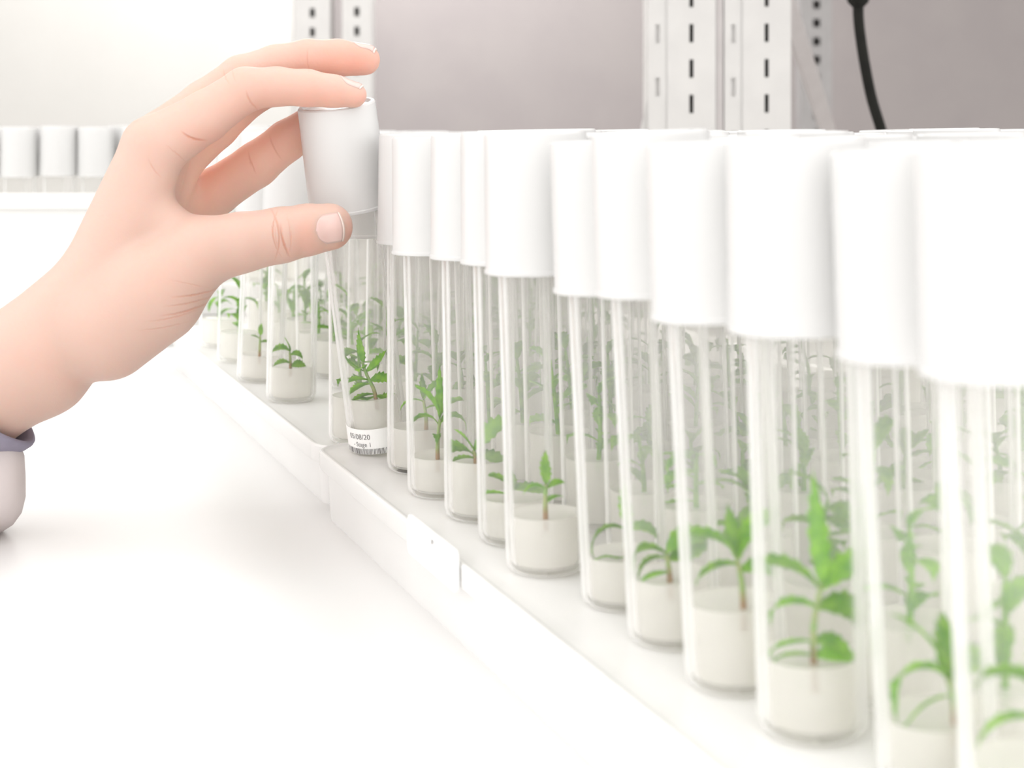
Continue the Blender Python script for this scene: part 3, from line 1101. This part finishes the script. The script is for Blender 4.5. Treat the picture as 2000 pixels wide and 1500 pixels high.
def make_skin():
    nt = NT('skin')
    uv = nt.n('UVMap'); uv.uv_map = 'skin'
    sep = nt.n('SeparateXYZ')
    nt.l(uv.outputs[0], sep.inputs[0])
    X, Y = nt.math('MULTIPLY', sep.outputs[0], 1000.0), nt.math('MULTIPLY', sep.outputs[1], 1000.0)
    at = nt.n('Attribute'); at.attribute_name = 'flush'; at.attribute_type = 'GEOMETRY'
    tc = nt.n('TexCoord')
    n1 = nt.n('TexNoise'); n1.inputs['Scale'].default_value = 45; n1.inputs['Detail'].default_value = 3
    nt.l(tc.outputs['Object'], n1.inputs['Vector'])
    f = nt.math('ADD', at.outputs['Fac'], nt.math('MULTIPLY', nt.math('SUBTRACT', n1.outputs['Fac'], 0.5), 0.6), True)
    rp = nt.n('ValToRGB')
    rp.color_ramp.elements[0].color = (0.60, 0.415, 0.35, 1)
    rp.color_ramp.elements[1].color = (0.66, 0.31, 0.235, 1)
    nt.l(f, rp.inputs['Fac'])
    pa = nt.n('Attribute'); pa.attribute_name = 'palmar_lift'; pa.attribute_type = 'GEOMETRY'
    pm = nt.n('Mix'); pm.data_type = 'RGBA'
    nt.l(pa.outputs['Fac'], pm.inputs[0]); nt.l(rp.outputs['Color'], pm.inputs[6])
    pm.inputs[7].default_value = (0.86, 0.56, 0.45, 1)       # paler, pinker palm skin, lightened further to offset the shade there
    # skin folds: each a thin arc (x, y, angle, half length, width, bend, depth)
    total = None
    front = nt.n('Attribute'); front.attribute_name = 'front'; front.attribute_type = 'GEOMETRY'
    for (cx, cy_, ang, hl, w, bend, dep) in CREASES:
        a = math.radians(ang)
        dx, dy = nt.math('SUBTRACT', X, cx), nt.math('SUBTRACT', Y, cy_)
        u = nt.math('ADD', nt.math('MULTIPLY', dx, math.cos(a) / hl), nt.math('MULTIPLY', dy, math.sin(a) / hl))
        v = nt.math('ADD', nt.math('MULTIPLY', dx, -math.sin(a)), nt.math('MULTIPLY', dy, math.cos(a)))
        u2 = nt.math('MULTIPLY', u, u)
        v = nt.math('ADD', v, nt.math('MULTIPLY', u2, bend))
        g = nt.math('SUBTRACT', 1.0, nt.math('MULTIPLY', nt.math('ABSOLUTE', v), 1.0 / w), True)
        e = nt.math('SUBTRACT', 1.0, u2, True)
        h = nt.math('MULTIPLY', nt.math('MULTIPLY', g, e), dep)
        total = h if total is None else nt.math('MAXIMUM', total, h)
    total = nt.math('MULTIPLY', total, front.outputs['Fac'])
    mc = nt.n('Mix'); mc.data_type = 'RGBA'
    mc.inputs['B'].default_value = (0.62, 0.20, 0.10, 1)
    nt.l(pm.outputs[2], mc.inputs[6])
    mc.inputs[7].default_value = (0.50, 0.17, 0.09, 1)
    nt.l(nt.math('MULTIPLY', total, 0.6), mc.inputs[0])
    n2 = nt.n('TexNoise'); n2.inputs['Scale'].default_value = 900; n2.inputs['Detail'].default_value = 2
    nt.l(tc.outputs['Object'], n2.inputs['Vector'])
    hgt = nt.math('SUBTRACT', nt.math('MULTIPLY', n2.outputs['Fac'], 0.13), total)
    b = nt.n('Bump'); b.inputs['Strength'].default_value = 0.7; b.inputs['Distance'].default_value = 0.0005
    nt.l(hgt, b.inputs['Height'])
    p = nt.n('BsdfPrincipled')
    nt.l(mc.outputs[2], p.inputs['Base Color'])
    nt.l(b.outputs[0], p.inputs['Normal'])
    p.inputs['Roughness'].default_value = 0.5
    p.inputs['Subsurface Weight'].default_value = 0.6
    p.inputs['Subsurface Radius'].default_value = (1.0, 0.35, 0.2)
    p.inputs['Subsurface Scale'].default_value = 0.006
    p.inputs['Specular IOR Level'].default_value = 0.35
    nt.surf(p.outputs[0])
    return nt.m


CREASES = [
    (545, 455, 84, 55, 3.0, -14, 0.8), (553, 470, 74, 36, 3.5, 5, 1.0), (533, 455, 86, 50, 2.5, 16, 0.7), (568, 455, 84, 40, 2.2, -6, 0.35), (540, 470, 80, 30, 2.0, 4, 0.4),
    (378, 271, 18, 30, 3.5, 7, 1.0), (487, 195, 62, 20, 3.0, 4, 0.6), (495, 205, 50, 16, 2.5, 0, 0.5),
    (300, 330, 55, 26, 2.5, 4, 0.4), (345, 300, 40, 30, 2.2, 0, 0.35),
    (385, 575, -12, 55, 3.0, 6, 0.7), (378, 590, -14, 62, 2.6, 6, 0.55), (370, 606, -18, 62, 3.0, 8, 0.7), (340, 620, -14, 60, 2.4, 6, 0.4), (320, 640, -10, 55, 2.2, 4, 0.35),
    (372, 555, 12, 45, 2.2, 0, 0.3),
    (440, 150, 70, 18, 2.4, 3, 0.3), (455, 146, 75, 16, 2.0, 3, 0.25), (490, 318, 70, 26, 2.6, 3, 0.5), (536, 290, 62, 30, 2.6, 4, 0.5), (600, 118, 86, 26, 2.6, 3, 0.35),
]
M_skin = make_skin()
world_v = [hv(v) for v in HV]
ORG = hv((200, 560, 0))
person = empty('person', ORG)
tag(person, 'person reaching in with a bare hand and mauve cuff, pinching the tilted tube', 'person')
hme = me_from('hand', [v - ORG for v in world_v], [tuple(int(i) for i in f) for f in HF if min(f) >= 0], True)
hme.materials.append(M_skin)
uvl = hme.uv_layers.new(name='skin')
lv = np.empty(len(hme.loops), np.int32); hme.loops.foreach_get('vertex_index', lv)
uvl.data.foreach_set('uv', (HV[lv, :2] / 1000.0).astype(np.float32).ravel())
def blob(p, c, r):
    return np.exp(-(((p - np.array(c, np.float32)) / np.array(r, np.float32)) ** 2).sum(-1))
fl = (0.95 * blob(HV, (690, 125, 110), (60, 45, 60)) + 0.5 * blob(HV, (610, 130, 110), (70, 40, 60)) + 0.55 * blob(HV, (640, 200, 25), (90, 26, 60)) + 0.4 * blob(HV, (500, 200, 10), (110, 40, 60))
      + 0.5 * blob(HV, (560, 280, 220), (90, 60, 80)) + 0.2 * blob(HV, (440, 380, 220), (80, 80, 80)) + 0.5 * blob(HV, (680, 460, -45), (40, 45, 60)) + 0.35 * blob(HV, (610, 490, -45), (90, 22, 60))
      + 0.2 * blob(HV, (390, 350, 150), (60, 70, 90)) + 0.3 * blob(HV, (400, 270, 0), (70, 26, 80)) + 0.4 * blob(HV, (598, 455, -100), (26, 40, 60)))
at = hme.attributes.new('flush', 'FLOAT', 'POINT'); at.data.foreach_set('value', np.clip(fl, 0, 1).astype(np.float32))
e_ = 1.0
pal = (blob(HV, (520, 310, 225), (170, 90, 60)) + blob(HV, (385, 360, 170), (60, 90, 120)) + blob(HV, (450, 260, 140), (80, 60, 70)) + 0.5 * blob(HV, (640, 145, 110), (110, 22, 80)) + 0.4 * blob(HV, (600, 208, 30), (120, 22, 60)))  # palm skin areas, lightened where the hand shades itself
at = hme.attributes.new('palmar_lift', 'FLOAT', 'POINT'); at.data.foreach_set('value', np.clip(pal, 0, 1).astype(np.float32))
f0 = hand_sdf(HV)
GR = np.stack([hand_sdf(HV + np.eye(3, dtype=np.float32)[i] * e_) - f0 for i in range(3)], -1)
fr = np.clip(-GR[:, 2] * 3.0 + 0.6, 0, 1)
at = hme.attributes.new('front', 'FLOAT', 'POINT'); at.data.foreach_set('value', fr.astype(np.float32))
bm = bmesh.new(); bm.from_mesh(hme); bmesh.ops.recalc_face_normals(bm, faces=bm.faces)
for _ in range(3): bmesh.ops.smooth_vert(bm, verts=bm.verts, factor=0.5, use_axis_x=True, use_axis_y=True, use_axis_z=True)
bm.to_mesh(hme); bm.free()
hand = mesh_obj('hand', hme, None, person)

M_nail = None
def make_nail_mat():
    nt = NT('fingernail')
    col, _ = noise_col(nt, (0.69, 0.45, 0.41), (0.71, 0.49, 0.45), 120)
    p = nt.n('BsdfPrincipled')
    nt.l(col, p.inputs['Base Color'])
    p.inputs['Roughness'].default_value = 0.22
    p.inputs['Subsurface Weight'].default_value = 0.2
    p.inputs['Subsurface Radius'].default_value = (1, 0.4, 0.3)
    p.inputs['Subsurface Scale'].default_value = 0.002
    nt.surf(p.outputs[0])
    return nt.m
M_nail = make_nail_mat()
M_tip = principled('nail_edge', (0.74, 0.60, 0.54), (0.76, 0.62, 0.56), 0.3, 200)


def nail(center, along, normal, length, width, lift=1.6, tipfrac=0.93, tiplab=True):
    a = Vector(along).normalized()
    nn = Vector(normal); nn = (nn - a * nn.dot(a)).normalized()
    s = a.cross(nn)
    NA, NB = 14, 12
    start = []
    for i in range(NA + 1):
        t = i / NA
        wfac = 1.0
        if t < 0.35: wfac = math.sqrt(max(0.0, 1 - ((0.35 - t) / 0.35) ** 2)) * 0.75 + 0.25 * (t / 0.35)
        for j in range(NB + 1):
            b = (j / NB - 0.5)
            arc = -0.10 * length * (2 * b) ** 2 * (1 if t > 0.5 else 0) * (t - 0.5) * 2
            pt = Vector(center) + a * ((t - 0.5) * length + arc) + s * (b * width * wfac) + nn * 55
            start.append(pt)
    pts = np.array([tuple(p) for p in start], np.float32)
    dv = -np.array(tuple(nn), np.float32)
    p0 = pts.copy()
    for _ in range(40):
        pts = pts + dv * np.clip(hand_sdf(pts), -3, 20)[:, None] * 0.8
        far = ((pts - p0) @ dv) > 82
        pts[far] = (p0 + dv * 82)[far]
    for _ in range(6):
        f0 = hand_sdf(pts)
        gr = np.stack([hand_sdf(pts + np.eye(3, dtype=np.float32)[i]) - f0 for i in range(3)], -1)
        pts = pts - gr * (np.clip(f0, -6, 6) / np.maximum((gr * gr).sum(-1), 0.5))[:, None] * 0.7
    outp = []
    for i in range(NA + 1):
        for j in range(NB + 1):
            b = 2 * (j / NB - 0.5)
            t = i / NA
            lf = lift * (0.35 + 0.65 * t) * (1 - 0.75 * b ** 4) if t > 0.02 else -0.2
            outp.append(Vector(pts[i * (NB + 1) + j].tolist()) + nn * lf)
    def build(nm, i0, i1, mat, extra):
        vv, ff = [], []
        for i in range(i0, i1 + 1):
            for j in range(NB + 1):
                vv.append(hv(outp[i * (NB + 1) + j] + nn * extra) - ORG)
        for i in range(i1 - i0):
            for j in range(NB):
                k = i * (NB + 1) + j
                ff.append((k, k + 1, k + NB + 2, k + NB + 1))
        bmx = thick(vv, ff, 0.00035)
        me = bm_mesh(nm, bmx, smooth=True)
        me.materials.append(mat)
        return me
    o = mesh_obj('fingernail', build('fingernail', 0, NA - 1, M_nail, 0), None, hand)
    o2 = mesh_obj('nail_edge', build('nail_edge', NA - 1, NA, M_tip, 0.1), None, hand)
    return o


nail((642, 445, -45), (0.985, -0.16, 0.06), (0.02, 0.05, -1), 58, 58)
nail((684, 165, 26), (0.93, 0.36, 0.05), (0.33, -0.93, -0.10), 52, 42)
nail((712, 92, 112), (0.99, 0.10, 0.0), (0.06, -1, 0.05), 50, 46)

# cuff of the shirt
M_cuff = principled('mauve_cloth', (0.24, 0.22, 0.29), (0.28, 0.255, 0.33), 0.85, 90, 0.15)
M_coat = principled('pale_coat_cloth', (0.60, 0.535, 0.53), (0.63, 0.565, 0.56), 0.9, 60, 0.1)


def loft(name, rings, mat, close_end=False):
    n = len(rings[0])
    vv = [hv(p) - ORG for r in rings for p in r]
    ff = []
    for k in range(len(rings) - 1):
        for i in range(n):
            j = (i + 1) % n
            ff.append((k * n + i, k * n + j, (k + 1) * n + j, (k + 1) * n + i))
    if close_end:
        ff.append(tuple(range((len(rings) - 1) * n, len(rings) * n)))
    me = me_from(name, vv, ff, True)
    bm = bmesh.new(); bm.from_mesh(me); bmesh.ops.recalc_face_normals(bm, faces=bm.faces); bm.to_mesh(me); bm.free()
    me.materials.append(mat)
    return me


CC = np.array((-42, 772, 35.0)); CA = np.array((98, 84, 10.0)); CB = np.array((-22, 34, -140.0)); CE = np.array((-0.83, 0.56, 0.0))
def ring(scale, shift, wob=0.0, bend=0.0, n=72):
    out = []
    for i in range(n):
        a = 2 * math.pi * i / n
        s = scale * (1 + wob * math.sin(5 * a + 1.0) + 0.4 * wob * math.sin(9 * a))
        c, sn = math.cos(a), math.sin(a)
        # pinch the lower right corner to a soft fold
        c2 = abs(c) ** 0.9 * (1 if c > 0 else -1)
        p = CC + CA * (c2 + 0.10 * max(0.0, c) ** 8) * s + CB * sn * s + CE * shift
        p[1] += bend * max(0, sn) * 10
        out.append(p)
    return out
rings = [ring(0.84, 60), ring(0.86, 25), ring(0.90, 4), ring(0.95, -4), ring(1.0, -2), ring(1.02, 5), ring(1.01, 20, 0.006), ring(0.985, 34, 0.01), ring(0.975, 40, 0.012),
         ring(1.0, 41, 0.01), ring(1.02, 46, 0.01), ring(1.03, 80, 0.015), ring(1.05, 140, 0.02), ring(1.10, 260, 0.03)]
cuff = mesh_obj('cuff', loft('cuff', rings, M_cuff), None, person)
cuff['label'] = 'mauve fabric cuff with a folded rim'
# loose coat sleeve below the cuff
rings = []
for y, rx, rz, cxp in ((862, 70, 80, -60), (868, 96, 104, -57), (890, 104, 112, -57), (930, 108, 118, -58), (970, 109, 118, -58), (1000, 104, 112, -60), (1022, 92, 98, -64), (1038, 72, 76, -70), (1046, 40, 40, -80), (1048, 6, 6, -90)):
    r_ = []
    for i in range(64):
        a = 2 * math.pi * i / 64
        k = 1 + 0.02 * math.sin(4 * a + y * 0.01) + 0.012 * math.sin(7 * a)
        r_.append(np.array((cxp + rx * math.cos(a) * k, y + 8 * math.sin(a * 2), 60 + rz * math.sin(a) * k)))
    rings.append(r_)
cs = mesh_obj('coat_sleeve', loft('coat_sleeve', rings, M_coat, True), None, person)
cs['label'] = 'pale loose sleeve hanging below the cuff'
